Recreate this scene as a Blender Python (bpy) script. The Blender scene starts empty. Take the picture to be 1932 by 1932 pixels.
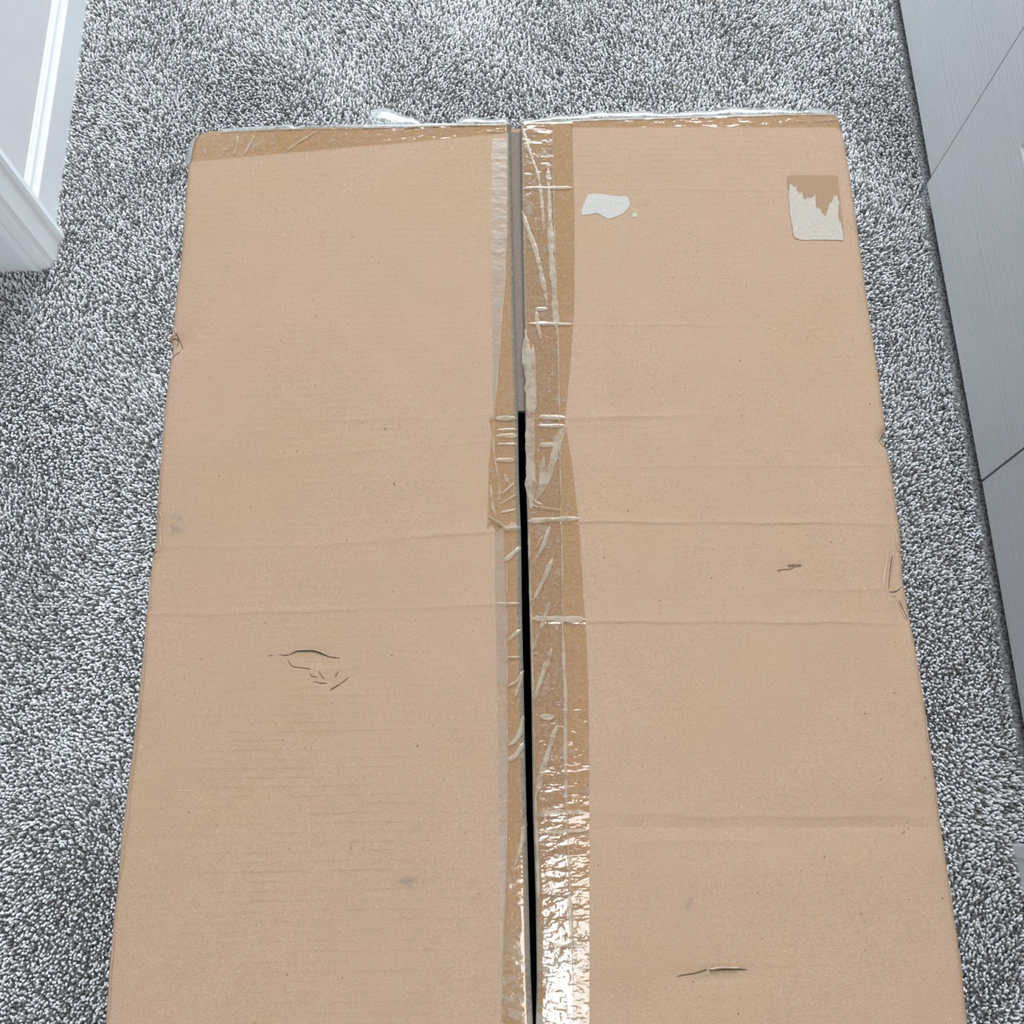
import bpy, math, random
import numpy as np
from mathutils import Matrix, Vector

random.seed(7)
rng = np.random.default_rng(7)
scene = bpy.context.scene

# ------------------------------------------------------------------ camera
IMG = 1932.0
F = 1900.0                    # focal length in pixels of a 1932 px frame
CAM_Z = 1.55
down_c = Vector((11, -624, -F)).normalized()
fwd_c = Vector((-106, 5776, -F))
fwd_c = (fwd_c - down_c * fwd_c.dot(down_c)).normalized()
up_c = -down_c
right_c = fwd_c.cross(up_c)
W2C = Matrix((right_c, fwd_c, up_c)).transposed()       # columns: world axes seen by the camera
C2W = W2C.transposed()
cam_d = bpy.data.cameras.new('camera')
cam_d.sensor_width = 36.0
cam_d.sensor_fit = 'HORIZONTAL'
cam_d.lens = F / IMG * 36.0
cam_d.clip_start = 0.02
cam = bpy.data.objects.new('camera', cam_d)
cam.matrix_world = Matrix.Translation((0, 0, CAM_Z)) @ C2W.to_4x4()
scene.collection.objects.link(cam)
scene.camera = cam

# ------------------------------------------------------------------ world, lights, exposure
world = bpy.data.worlds.new('soft_daylight')
scene.world = world
world.use_nodes = True
bgn = world.node_tree.nodes['Background']
bgn.inputs[0].default_value = (0.74, 0.87, 1.0, 1)
bgn.inputs[1].default_value = 0.46

def area(name, loc, target, sx, sy, power, col):
    d = bpy.data.lights.new(name, 'AREA')
    d.shape = 'RECTANGLE'
    d.size, d.size_y, d.energy, d.color = sx, sy, power, col
    o = bpy.data.objects.new(name, d)
    o.location = loc
    o.rotation_euler = (Vector(target) - Vector(loc)).to_track_quat('-Z', 'Y').to_euler()
    scene.collection.objects.link(o)
    return o
area('window_daylight', (0.40, 4.0, 3.2), (0.15, 1.0, 0.0), 2.0, 1.2, 315, (0.83, 0.925, 1.0))
area('side_window_daylight', (-2.6, -0.9, 1.7), (-0.6, 0.6, 0.5), 1.0, 1.2, 23, (0.83, 0.925, 1.0))
area('ceiling_lamp', (0.25, -0.30, 2.43), (0.25, -0.30, 0), 0.42, 0.48, 11, (0.98, 0.98, 1.0))

vs = scene.view_settings
vs.view_transform = 'Standard'
vs.look = 'None'
vs.gamma = 1.0
vs.use_curve_mapping = False
vs.exposure = 0.05

# ------------------------------------------------------------------ helpers
def at(px, py, z):
    """point of the place on the horizontal plane z seen at a photo pixel"""
    d = C2W @ Vector((px - IMG / 2, -(py - IMG / 2), -F))
    t = (z - CAM_Z) / d.z
    return (d.x * t, d.y * t)

def at_x(px, py, x):
    d = C2W @ Vector((px - IMG / 2, -(py - IMG / 2), -F))
    t = x / d.x
    return (d.y * t, CAM_Z + d.z * t)

def link(o, parent=None):
    scene.collection.objects.link(o)
    if parent is not None:
        o.parent = parent
    return o

def mesh_obj(name, verts, faces, mat, parent=None, smooth=False, base=(0, 0, 0)):
    m = bpy.data.meshes.new(name)
    b = Vector(base)
    m.from_pydata([tuple(Vector(v) - b) for v in verts], [], faces)
    m.update()
    if smooth:
        m.polygons.foreach_set('use_smooth', [True] * len(m.polygons))
    if mat is not None:
        m.materials.append(mat)
    return link(bpy.data.objects.new(name, m), parent)

def tag(o, label=None, cat=None, group=None, kind=None):
    if label: o['label'] = label
    if cat: o['category'] = cat
    if group: o['group'] = group
    if kind: o['kind'] = kind
    return o

def recalc(o):
    import bmesh
    bm = bmesh.new(); bm.from_mesh(o.data)
    bmesh.ops.recalc_face_normals(bm, faces=bm.faces)
    bm.to_mesh(o.data); bm.free()

def prism(name, poly, z0, z1, mat, parent=None, base=(0, 0, 0)):
    n = len(poly)
    v = [(x, y, z0) for x, y in poly] + [(x, y, z1) for x, y in poly]
    f = [tuple(range(n))[::-1], tuple(range(n, 2 * n))]
    f += [(i, (i + 1) % n, (i + 1) % n + n, i + n) for i in range(n)]
    o = mesh_obj(name, v, f, mat, parent, base=base)
    recalc(o)
    return o

# ------------------------------------------------------------------ materials
class NT:
    def __init__(s, name):
        s.m = bpy.data.materials.new(name)
        s.m.use_nodes = True
        s.t = s.m.node_tree
        s.n = s.t.nodes
        s.b = s.n.get('Principled BSDF')
        s.out = s.n.get('Material Output')
    def new(s, typ, **kw):
        n = s.n.new(typ)
        for k, v in kw.items():
            setattr(n, k, v)
        return n
    def L(s, a, b): s.t.links.new(a, b)
    def inp(s, sock, v):
        if hasattr(v, 'is_linked') or isinstance(v, bpy.types.NodeSocket): s.L(v, sock)
        else: sock.default_value = v
    def coord(s, scale=(1, 1, 1)):
        c = s.new('ShaderNodeTexCoord')
        m = s.new('ShaderNodeMapping')
        m.inputs['Scale'].default_value = scale
        s.L(c.outputs['Object'], m.inputs['Vector'])
        return m.outputs[0]
    def noise(s, vec, scale, detail=3.0, rough=0.5):
        n = s.new('ShaderNodeTexNoise')
        n.inputs['Scale'].default_value = scale
        n.inputs['Detail'].default_value = detail
        n.inputs['Roughness'].default_value = rough
        s.L(vec, n.inputs['Vector'])
        return n.outputs[0]
    def ramp(s, x, a, b, lo=0.0, hi=1.0):
        n = s.new('ShaderNodeMapRange')
        n.interpolation_type = 'SMOOTHSTEP'
        s.inp(n.inputs[0], x)
        for i, v in enumerate((a, b, lo, hi)): n.inputs[1 + i].default_value = v
        return n.outputs[0]
    def math(s, op, a, b=0.0):
        n = s.new('ShaderNodeMath', operation=op)
        s.inp(n.inputs[0], a); s.inp(n.inputs[1], b)
        return n.outputs[0]
    def mix(s, f, a, b):
        n = s.new('ShaderNodeMix', data_type='RGBA')
        s.inp(n.inputs[0], f)
        s.inp(n.inputs[6], a); s.inp(n.inputs[7], b)
        return n.outputs[2]
    def attr(s, name):
        n = s.new('ShaderNodeAttribute'); n.attribute_name = name
        return n.outputs['Fac']
    def bump(s, h, strength=0.3, dist=0.001, normal=None):
        n = s.new('ShaderNodeBump')
        n.inputs['Strength'].default_value = strength
        n.inputs['Distance'].default_value = dist
        s.L(h, n.inputs['Height'])
        if normal is not None: s.L(normal, n.inputs['Normal'])
        return n.outputs[0]

def c4(r, g, b): return (r, g, b, 1.0)

KRAFT = (0.388, 0.260, 0.172)

def mat_cardboard(name, col=KRAFT, marks=True):
    s = NT(name)
    v = s.coord()
    big = s.noise(v, 7.0, 2.0)
    mid = s.noise(v, 26.0, 3.0)
    col1 = s.mix(s.ramp(big, 0.3, 0.7), c4(col[0] * .98, col[1] * .995, col[2] * .95), c4(col[0] * 1.02, col[1] * 1.0, col[2] * 1.04))
    col1 = s.mix(s.ramp(mid, 0.35, 0.7, 0, .35), col1, c4(col[0] * .93, col[1] * .91, col[2] * .88))
    fib = s.noise(s.coord((1.0, 1.8, 1.0)), 620.0, 3.0, 0.65)
    col1 = s.mix(s.ramp(fib, 0.36, 0.66, 0.0, 0.44), col1, c4(col[0] * .62, col[1] * .58, col[2] * .55))
    pale = s.noise(v, 420.0, 1.0)
    col1 = s.mix(s.ramp(pale, 0.73, 0.79, 0, .30), col1, c4(.60, .51, .41))
    speck = s.noise(s.coord((1, 1, 1)), 300.0, 0.0)
    col1 = s.mix(s.ramp(speck, 0.845, 0.875, 0, .7), col1, c4(.10, .075, .06))
    h = s.math('MULTIPLY', fib, 0.35)
    if marks:
        # dusty lines along the flute crests, where the board has been rubbed
        y = s.new('ShaderNodeSeparateXYZ')
        wob = s.noise(v, 9.0, 2.0)
        s.L(v, y.inputs[0])
        yy = s.math('ADD', y.outputs[1], s.math('MULTIPLY', wob, 0.004))
        sn = s.math('SINE', s.math('MULTIPLY', yy, 2 * math.pi / 0.0074))
        line = s.ramp(sn, 0.55, 0.98)
        brk = s.ramp(s.noise(s.coord((1.0, 14.0, 1.0)), 30.0, 5.0, 0.75), 0.44, 0.64)
        fl = s.math('MULTIPLY', s.math('MULTIPLY', line, brk), s.attr('flute'))
        col1 = s.mix(s.math('MULTIPLY', fl, 0.24), col1, c4(.13, .11, .09))
        dn = s.ramp(s.noise(v, 160.0, 3.0, .7), 0.38, 0.62)
        d = s.math('MULTIPLY', s.attr('dirt'), dn)
        col1 = s.mix(d, col1, c4(.13, .12, .115))
        h = s.math('ADD', h, s.math('MULTIPLY', sn, 0.10))
    s.L(col1, s.b.inputs['Base Color'])
    s.b.inputs['Roughness'].default_value = 0.82
    s.b.inputs['Specular IOR Level'].default_value = 0.22
    s.L(s.bump(h, 0.35, 0.0006), s.b.inputs['Normal'])
    return s.m

def mat_tape(name, tint, milk_lo, milk_hi, milk_max=0.6, bump=0.25, milk=(.44, .38, .30), near_bubbles=False, rough=.09, streak=(1, 1, 1)):
    """clear packing film: tinted where the glue wets the board, milky where air is trapped"""
    s = NT(name)
    v = s.coord()
    g = s.noise(s.coord((1.0, 1.0, 1.0)), 260.0, 2.0, .6)
    b = s.noise(s.coord(streak), 62.0, 3.0, .62)
    m = s.ramp(b, milk_lo, milk_hi, 0, milk_max)
    fleck = s.ramp(g, 0.60, 0.70, 0, 0.30)
    m = s.math('MAXIMUM', m, fleck)
    gr = s.ramp(s.noise(v, 480.0, 3.0, .65), 0.38, 0.64)
    tcol = s.mix(gr, c4(*[min(1.0, x * 1.035) for x in tint]), c4(*[x * .94 for x in tint]))
    wav = s.noise(s.coord((1.0, 2.2, 1.0)), 55.0, 2.0, .5)
    if near_bubbles:
        sp = s.new('ShaderNodeSeparateXYZ'); s.L(v, sp.inputs[0])
        nr = s.ramp(s.math('MULTIPLY', sp.outputs[1], -1.0), near_bubbles[0], near_bubbles[1])
        vo = s.new('ShaderNodeTexNoise')
        vo.inputs['Scale'].default_value = 95.0; vo.inputs['Detail'].default_value = 3.0
        vo.inputs['Distortion'].default_value = .8
        s.L(s.coord((1.0, 1.5, 1.0)), vo.inputs['Vector'])
        bb = s.ramp(vo.outputs[0], 0.44, 0.56, 0, .60)
        m = s.math('MAXIMUM', m, s.math('MULTIPLY', bb, nr))
    tr = s.new('ShaderNodeBsdfTransparent'); s.L(tcol, tr.inputs[0])
    df = s.new('ShaderNodeBsdfDiffuse'); df.inputs[0].default_value = c4(*milk)
    gl = s.new('ShaderNodeBsdfGlossy'); gl.inputs['Roughness'].default_value = rough
    hh = s.math('ADD', s.math('MULTIPLY', wav, 1.0), s.math('MULTIPLY', g, 0.16))
    hh = s.math('ADD', hh, s.math('MULTIPLY', b, .5))
    nm = s.bump(hh, bump, 0.004)
    s.L(nm, gl.inputs['Normal'])
    lw = s.new('ShaderNodeLayerWeight'); lw.inputs[0].default_value = .5
    s.L(nm, lw.inputs['Normal'])
    fr = s.math('ADD', s.math('MULTIPLY', s.math('POWER', lw.outputs['Facing'], 5.0), .9), .045)
    m1 = s.new('ShaderNodeMixShader'); s.L(m, m1.inputs[0]); s.L(tr.outputs[0], m1.inputs[1]); s.L(df.outputs[0], m1.inputs[2])
    m2 = s.new('ShaderNodeMixShader'); s.L(fr, m2.inputs[0]); s.L(m1.outputs[0], m2.inputs[1]); s.L(gl.outputs[0], m2.inputs[2])
    s.L(m2.outputs[0], s.out.inputs['Surface'])
    return s.m

def mat_paint(name, col, rough=0.42, grain=None, dirt=0.0):
    s = NT(name)
    v = s.coord()
    n = s.noise(v, 14.0, 3.0)
    c = s.mix(s.ramp(n, .3, .7), c4(*[x * .97 for x in col]), c4(*col))
    if dirt:
        k = s.ramp(s.noise(s.coord((1, 1, .25)), 60.0, 4.0, .7), .665, .72, 0, dirt)
        c = s.mix(k, c, c4(.25, .24, .22))
    s.L(c, s.b.inputs['Base Color'])
    s.b.inputs['Roughness'].default_value = rough
    s.b.inputs['Specular IOR Level'].default_value = 0.4
    if grain:
        w = s.noise(s.coord(grain), 1.0, 4.0, .6)
        s.L(s.bump(w, .5, .0014), s.b.inputs['Normal'])
    else:
        s.L(s.bump(s.noise(v, 260.0, 2.0), .10, .0006), s.b.inputs['Normal'])
    return s.m

def mat_carpet(name, pile=True):
    s = NT(name)
    if pile:
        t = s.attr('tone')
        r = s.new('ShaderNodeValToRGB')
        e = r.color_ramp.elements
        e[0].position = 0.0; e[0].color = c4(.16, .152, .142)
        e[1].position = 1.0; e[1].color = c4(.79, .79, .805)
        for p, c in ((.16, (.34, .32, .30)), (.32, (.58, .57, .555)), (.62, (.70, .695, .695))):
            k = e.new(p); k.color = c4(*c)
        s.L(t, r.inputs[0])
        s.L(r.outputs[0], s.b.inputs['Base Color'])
    else:
        v = s.coord()
        n = s.noise(v, 190.0, 3.0, .6)
        s.L(s.mix(s.ramp(n, .35, .65), c4(.10, .098, .095), c4(.34, .335, .33)), s.b.inputs['Base Color'])
        s.L(s.bump(n, 1.0, .004), s.b.inputs['Normal'])
    s.b.inputs['Roughness'].default_value = 0.9
    s.b.inputs['Specular IOR Level'].default_value = 0.15
    return s.m

def mat_flat(name, col, rough=.85, nscale=300.0, amt=.25, dark=.6):
    s = NT(name)
    n = s.noise(s.coord(), nscale, 3.0, .6)
    s.L(s.mix(s.ramp(n, .35, .7, 0, amt), c4(*col), c4(*[x * dark for x in col])), s.b.inputs['Base Color'])
    s.b.inputs['Roughness'].default_value = rough
    s.b.inputs['Specular IOR Level'].default_value = 0.2
    s.L(s.bump(n, .3, .0005), s.b.inputs['Normal'])
    return s.m

M_CARD = mat_cardboard('kraft_cardboard')
M_CARD_PLAIN = mat_cardboard('kraft_cardboard_sides', (.37, .25, .16), marks=False)
M_EDGE = mat_flat('taped_cut_edge', (.24, .23, .215), .5, 500.0, .6, .45)
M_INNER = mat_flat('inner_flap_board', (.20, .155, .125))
M_TAPE_WET = mat_tape('clear_tape_wet', (.918, .858, .745), 0.60, 0.78, .35, .12)
M_TAPE_NEAR = mat_tape('clear_tape_bubbled', (.918, .858, .745), 0.60, 0.76, .35, .27, near_bubbles=(.26, .40), rough=.11)
M_TAPE_LEFT = mat_tape('clear_tape_left', (.918, .858, .745), 0.58, 0.76, .40, .10, near_bubbles=(.24, .44))
M_TAPE_OVER = mat_tape('clear_tape_second_layer', (.99, .985, .97), 0.54, 0.74, .35, .22, near_bubbles=(.28, .44), rough=.11)
M_TAPE_DUSTY = mat_tape('clear_tape_dusty', (.97, .955, .93), 0.28, 0.66, .5, .12, milk=(.40, .32, .24), rough=.3)
M_WRINKLE = mat_tape('tape_wrinkle', (.97, .95, .90), 0.20, 0.60, .50, .15, milk=(.51, .42, .31), rough=.32)
M_FILM = mat_tape('loose_clear_film', (.95, .96, .95), 0.25, 0.62, .50, .07, milk=(.50, .52, .51), rough=.13)
M_LIP = mat_flat('raised_paper_lip', (.42, .30, .21), .85)
M_PAPER = mat_flat('torn_white_paper', (.40, .35, .295), .9, 500.0, .45, .72)
M_PAPER2 = mat_flat('torn_grey_paper', (.43, .40, .36), .9, 500.0, .5, .70)
M_RESIDUE = mat_flat('sticker_residue', (.285, .178, .10), .75, 420.0, .35, .75)
M_TEAR = mat_flat('torn_board_inside', (.085, .062, .045), .9)
M_DENT = mat_flat('torn_board_liner', (.46, .32, .19), .9, 400.0, .5, .6)
M_WHITE = mat_paint('white_trim_paint', (.73, .74, .755), .35)
M_SCUFF = mat_paint('white_casing_paint', (.80, .82, .84), .35, dirt=.5)
M_WALL = mat_paint('white_wall_paint', (.65, .645, .65), .7)
M_DOOR = mat_paint('embossed_door_paint', (.54, .55, .565), .42, grain=(200.0, 3.0, 210.0))
M_FLOOR = mat_carpet('carpet_backing', False)
M_PILE = mat_carpet('carpet_yarn', True)

# ------------------------------------------------------------------ room
PILE = 0.013
ZB = 0.690                                  # top of the box

floor = mesh_obj('floor', [(-2.2, -1.6, 0), (2.2, -1.6, 0), (2.2, 4.0, 0), (-2.2, 4.0, 0)], [(0, 1, 2, 3)], M_FLOOR)
tag(floor, 'grey carpeted floor under the cardboard box', 'floor', kind='structure')

# left wall with baseboard
wx = at(147.0, 120, PILE)[0] - 0.014
y_w = at(112, 425, PILE)[1]
wall = mesh_obj('wall_left', [(wx, y_w - .02, 0), (wx, 4.0, 0), (wx, 4.0, 2.5), (wx, y_w - .02, 2.5),
                              (wx - .1, y_w - .02, 0), (wx - .1, 4.0, 0), (wx - .1, 4.0, 2.5), (wx - .1, y_w - .02, 2.5)],
                [(0, 1, 2, 3), (7, 6, 5, 4), (0, 3, 7, 4), (1, 5, 6, 2), (3, 2, 6, 7), (0, 4, 5, 1)], M_WALL)
recalc(wall)
tag(wall, 'smooth white wall above the white baseboard', 'wall', kind='structure')

prof = [(0.0, 0.0), (.0140, 0.0), (.0140, .079), (.0130, .0815), (.0098, .0835), (.0072, .090), (.0060, .098), (.0040, .0995), (.0012, .1065), (0.0, .108)]
n = len(prof)
vv = [(wx + a, y_w - .004, z) for a, z in prof] + [(wx + a, 4.0, z) for a, z in prof]
ff = [(i, (i + 1) % n, (i + 1) % n + n, i + n) for i in range(n)] + [tuple(range(n)), tuple(range(n, 2 * n))[::-1]]
bb = mesh_obj('baseboard_left', vv, ff, M_WHITE)
recalc(bb)
tag(bb, 'white moulded baseboard along the foot of the white wall', 'baseboard', kind='structure')

# door casing beside the baseboard, then the jamb turning into the doorway
cas_px = [(108, 431), (118.5, 437), (119.5, 449), (116.0, 455.5), (112.5, 458), (109, 466), (104.5, 480), (101, 492), (98.0, 495.5), (95.0, 500), (93.5, 504), (77, 508.5), (75, 511), (60, 511)]
cas = [at(a, b, PILE) for a, b in cas_px]
cas = [(wx - .004, cas[0][1])] + cas[1:] + [(wx - .02, cas[-1][1] + .004), (wx - .02, cas[0][1])]
tr = prism('trim_1', cas, 0, 2.1, M_SCUFF)
tag(tr, 'white moulded door casing with scuff marks at the end of the wall', 'door casing', kind='structure')
j0 = at(74, 509.0, PILE); j1 = at(-160, 523, PILE)
jm = prism('trim_2', [(j0[0] - .001, j0[1]), (j1[0], j0[1] - .004), (j1[0], j0[1] + .06), (wx - .022, j0[1] + .06), (wx - .022, j0[1] + .006)], 0, 2.1, M_WHITE)
tag(jm, 'white door jamb facing the camera beside the casing', 'door jamb', kind='structure')

# closet doors on the right: folding panels of embossed paint
ZD = PILE + 0.018
P3a, P3b = at(1697.5, 0, ZD), at(1756.5, 332, ZD)
P2a, P2b = at(1749.0, 347, ZD), at(1851.5, 905, ZD)
P1a, P1b = at(1853.3, 909.5, ZD), at(1932, 1366, ZD)
def extend(a, b, y):
    t = (y - a[1]) / (b[1] - a[1])
    return (a[0] + (b[0] - a[0]) * t, y)
P3far = extend(P3b, P3a, P3b[1] + .56)
y1_near = at(1950, 1578, ZD)[1]
P1near = extend(P1a, P1b, y1_near + .006)

def door_panel(name, a, b, label, mould=True):
    """a near end, b far end of the visible face (plan); thickness goes away from the hall"""
    ax, ay = a; bx, by = b
    L = math.hypot(bx - ax, by - ay)
    ux, uy = (bx - ax) / L, (by - ay) / L
    nx, ny = uy, -ux                           # away from the hall (towards +x)
    if nx < 0: nx, ny = -nx, -ny
    def P(s, d, z): return (ax + ux * s + nx * d, ay + uy * s + ny * d, z)
    z0, z1 = ZD, 2.02
    st, rail = 0.150, MOULD_Z - ZD + .022
    verts, faces = [], []
    def quad(p):
        i = len(verts); verts.extend(p); faces.append((i, i + 1, i + 2, i + 3))
    panels = [(st, L - st, z0 + rail, z0 + rail + .62), (st, L - st, z0 + rail + .77, z1 - .14)]
    s_edges = [0, st, L - st, L]
    z_edges = [z0, panels[0][2], panels[0][3], panels[1][2], panels[1][3], z1]
    for i in range(3):
        for k in range(5):
            if i == 1 and k in (1, 3): continue
            quad([P(s_edges[i], 0, z_edges[k]), P(s_edges[i + 1], 0, z_edges[k]), P(s_edges[i + 1], 0, z_edges[k + 1]), P(s_edges[i], 0, z_edges[k + 1])])
    T = .035
    quad([P(0, 0, z0), P(0, 0, z1), P(0, T, z1), P(0, T, z0)])
    quad([P(L, 0, z0), P(L, T, z0), P(L, T, z1), P(L, 0, z1)])
    quad([P(0, T, z0), P(0, T, z1), P(L, T, z1), P(L, T, z0)])
    quad([P(0, 0, z0), P(0, T, z0), P(L, T, z0), P(L, 0, z0)])
    quad([P(0, 0, z1), P(L, 0, z1), P(L, T, z1), P(0, T, z1)])
    root = mesh_obj(name, verts, faces, M_DOOR)
    recalc(root)
    tag(root, label, 'closet door', 'folding closet door panels', 'structure')
    for (s0, s1, za, zb) in panels:
        rings = [(0, 0), (.006, .004), (.016, .0085), (.022, .0085), (.052, .003), (.056, .0028)]
        pv, pf = [], []
        for off, d in rings:
            pv += [P(s0 + off, d, za + off), P(s1 - off, d, za + off), P(s1 - off, d, zb - off), P(s0 + off, d, zb - off)]
        for r in range(len(rings) - 1):
            for q in range(4):
                pf.append((r * 4 + q, r * 4 + (q + 1) % 4, r * 4 + 4 + (q + 1) % 4, r * 4 + 4 + q))
        k = (len(rings) - 1) * 4
        pf.append((k, k + 1, k + 2, k + 3))
        po = mesh_obj('raised_panel', pv, pf, M_DOOR, root)
        recalc(po)
    return root
MOULD_Y, MOULD_Z = at_x(1922, 300, P2a[0] + .004)
MOULD_Z = max(.12, min(.30, MOULD_Z))
door_panel('door_3', P3b, P3far, 'pale grey closet door panel farthest from the camera, top right corner')
door_panel('door_2', P2b, P2a, 'pale grey closet door panel between the fold and the thin joint')
door_panel('door_1', P1near, P1a, 'pale grey closet door panel nearest the camera below the thin joint')

# casing at the near end of the closet
c_x = at(1912, 1600, PILE)[0]
c_y = at(1912, 1592, PILE)[1]
mm = 1.0
cp = [(c_x + .012, c_y), (c_x + .001, c_y), (c_x, c_y - .003), (c_x, c_y - .0165), (c_x + .002, c_y - .019), (c_x + .0035, c_y - .040),
      (c_x + .0045, c_y - .066), (c_x + .007, c_y - .068), (c_x + .010, c_y - .095), (c_x + .018, c_y - .104), (c_x + .075, c_y - .104), (c_x + .075, c_y)]
t3 = prism('trim_3', cp, 0, 2.1, M_WHITE)
tag(t3, 'grey shaded closet casing at the right edge of the photo', 'door casing', kind='structure')
# closet shell behind the doors
cx0, cx1, cy0, cy1 = P1b[0] + .09, P1b[0] + .75, c_y - .11, P3far[1] + .12
wr = mesh_obj('wall_right', [(cx1, cy0, 0), (cx1, cy1, 0), (cx1, cy1, 2.5), (cx1, cy0, 2.5), (cx0, cy0, 0), (cx0, cy0, 2.5), (cx0, cy1, 0), (cx0, cy1, 2.5),
                             (cx0 - .06, cy0, 2.06), (cx0 - .06, cy1, 2.06), (cx0 - .06, cy0, 2.5), (cx0 - .06, cy1, 2.5), (cx1, cy0, 2.06), (cx1, cy1, 2.06)],
              [(0, 1, 2, 3), (4, 0, 3, 5), (1, 6, 7, 2), (8, 9, 11, 10), (8, 9, 13, 12)], M_WALL)
tag(wr, 'white closet wall behind the folding doors', 'wall', kind='structure')

# added out of view to darken the near end: back wall and partial ceiling
wb = mesh_obj('shade_wall_back', [(-.95, -1.05, 0), (1.7, -1.05, 0), (1.7, -1.05, 2.5), (-.95, -1.05, 2.5)], [(0, 1, 2, 3)], M_WALL)  # unseen wall, added to block light from behind
tag(wb, 'unseen white wall added behind the camera to darken the near end', 'wall', kind='structure')
ce = mesh_obj('shade_ceiling', [(-.95, -1.05, 2.5), (1.7, -1.05, 2.5), (1.7, .75, 2.5), (-.95, .75, 2.5)], [(0, 1, 2, 3)], M_WALL)  # unseen, stops short so the far end stays brighter
tag(ce, 'unseen white ceiling above the camera', 'shade_ceiling', kind='structure')

# ------------------------------------------------------------------ the cardboard box
def curve(px_pts, z):
    """polyline given by photo pixels on plane z -> x as function of y"""
    p = sorted((at(a, b, z)[::-1] for a, b in px_pts))
    ys = np.array([q[0] for q in p]); xs = np.array([q[1] for q in p])
    def f(y):
        y = np.asarray(y, float)
        r = np.interp(y, ys, xs)
        lo = (xs[1] - xs[0]) / (ys[1] - ys[0])
        return np.where(y < ys[0], xs[0] + (y - ys[0]) * (xs[-1] - xs[0]) / (ys[-1] - ys[0]), r)
    return f

LEFT_OUT = curve([(386, 246), (372, 251), (364, 259), (359.5, 270), (357, 285), (352, 310), (346, 370), (338, 470), (327, 560), (323, 612), (320, 626),
                  (316, 634), (319, 642), (321, 655), (318.5, 676), (314, 705), (305, 780), (299, 850), (294, 907), (290, 965), (287, 1025), (284, 1040), (280.5, 1048), (282, 1058), (278.5, 1090), (272, 1150),
                  (260, 1271), (242, 1429), (223, 1587), (216, 1680), (211, 1712), (199, 1830), (192, 1932)], ZB)
RIGHT_OUT = curve([(1577, 211), (1585, 215), (1590, 225), (1592, 240), (1597, 255), (1608, 329), (1625, 450), (1641, 559), (1647, 600), (1659, 684),
                   (1672, 792), (1673, 806), (1671.5, 820), (1674, 838), (1678, 845), (1690, 910), (1703, 997), (1708, 1060), (1708.5, 1090), (1712, 1108), (1718, 1143), (1726, 1190), (1730, 1211),
                   (1753, 1352), (1775, 1494), (1797, 1656), (1809, 1741), (1821, 1830), (1833, 1932)], ZB)
GAP_L = curve([(963, 230), (967, 400), (972, 600), (977.5, 780), (979, 900), (983, 1000), (985, 1150), (989, 1330), (993.5, 1530), (998, 1700), (1002, 1850), (1006, 1932)], ZB)
GAP_R = curve([(983, 225), (985, 400), (989, 600), (991, 780), (992.5, 900), (995.5, 1000), (999, 1150), (1003, 1330), (1005.5, 1530), (1011, 1700), (1013, 1850), (1011, 1932)], ZB)
def back_line(pts):
    p = sorted(at(a, b, ZB) for a, b in pts)
    xs = np.array([q[0] for q in p]); ys = np.array([q[1] for q in p])
    return lambda x: np.interp(np.asarray(x, float), xs, ys)
BACK_L = back_line([(355, 246), (389, 244), (517, 238), (662, 235), (843, 231), (952, 229), (966, 229)])
BACK_R = back_line([(980, 227), (1060, 224), (1130, 221), (1321, 215), (1475, 210), (1578, 209), (1595, 209)])
Y_NEAR = -0.235

# creases pressed into the flaps: (x0,y0,x1,y1 in photo pixels, height m, far width, near width)
CR_R = [(985, 354, 1600, 360, .00030, .0015, .0010), (990, 611, 1430, 615, .00035, .0020, .0010), (1000, 790, 1310, 783, .00080, .0055, .0040),
        (1000, 803, 1240, 803, .00025, .0014, .0010), (1000, 879, 1640, 880, .00030, .0018, .0010), (1000, 984, 1690, 989, .00085, .0050, .0011),
        (1000, 1173, 1715, 1176, .00080, .0055, .0011), (1010, 1533, 1300, 1536, .0005, .0060, .0030), (1290, 1541, 1775, 1541, .0007, .0075, .0030),
        (1060, 1562, 1780, 1560, -.0006, .0060, .0045), (1180, 1588, 1500, 1585, .0005, .0060, .0040), (1460, 1113, 1680, 1112, .0004, .0030, .0018), (1480, 270, 1592, 271, .00012, .0020, .0012)]
CR_L = [(560, 795, 978, 783, .00030, .0030, .0018), (520, 866, 975, 828, .00030, .0030, .0020), (620, 1028, 985, 998, .00070, .0060, .0018), (300, 1032, 640, 1030, .00030, .0030, .0018),
        (380, 1160, 985, 1140, .00050, .0050, .0016), (250, 1158, 420, 1160, .0004, .003, .0016)]
def prep(cr):
    out = []
    for a, b, c, d, h, wf, wn in cr:
        p, q = at(a, b, ZB), at(c, d, ZB)
        out.append((p[0], p[1], q[0], q[1], h, wf, wn))
    return out
CR_R, CR_L = prep(CR_R), prep(CR_L)
_ph = rng.uniform(0, 6.28, 12)
# dents: (px, py, radius x, radius y m, depth)
DENTS_R = [(at(1684, 1075, ZB), .006, .024, -.0022), (at(1704, 1150, ZB), .009, .020, -.0022), (at(1668, 830, ZB), .006, .008, -.0030),
           (at(1355, 1842, ZB), .028, .0038, -.0016), (at(1492, 1071, ZB), .006, .0022, -.0012), (at(1590, 1560, ZB), .12, .02, -.0015), (at(1200, 1890, ZB), .03, .02, -.0012)]
DENTS_L = [(at(333, 648, ZB), .008, .010, -.0030), (at(291, 1005, ZB), .007, .022, -.0022), (at(590, 1245, ZB), .018, .008, -.0012), (at(385, 1487, ZB), .009, .006, -.0010),
           (at(288, 1050, ZB), .008, .006, -.0020), (at(620, 1285, ZB), .02, .004, -.0010)]

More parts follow.
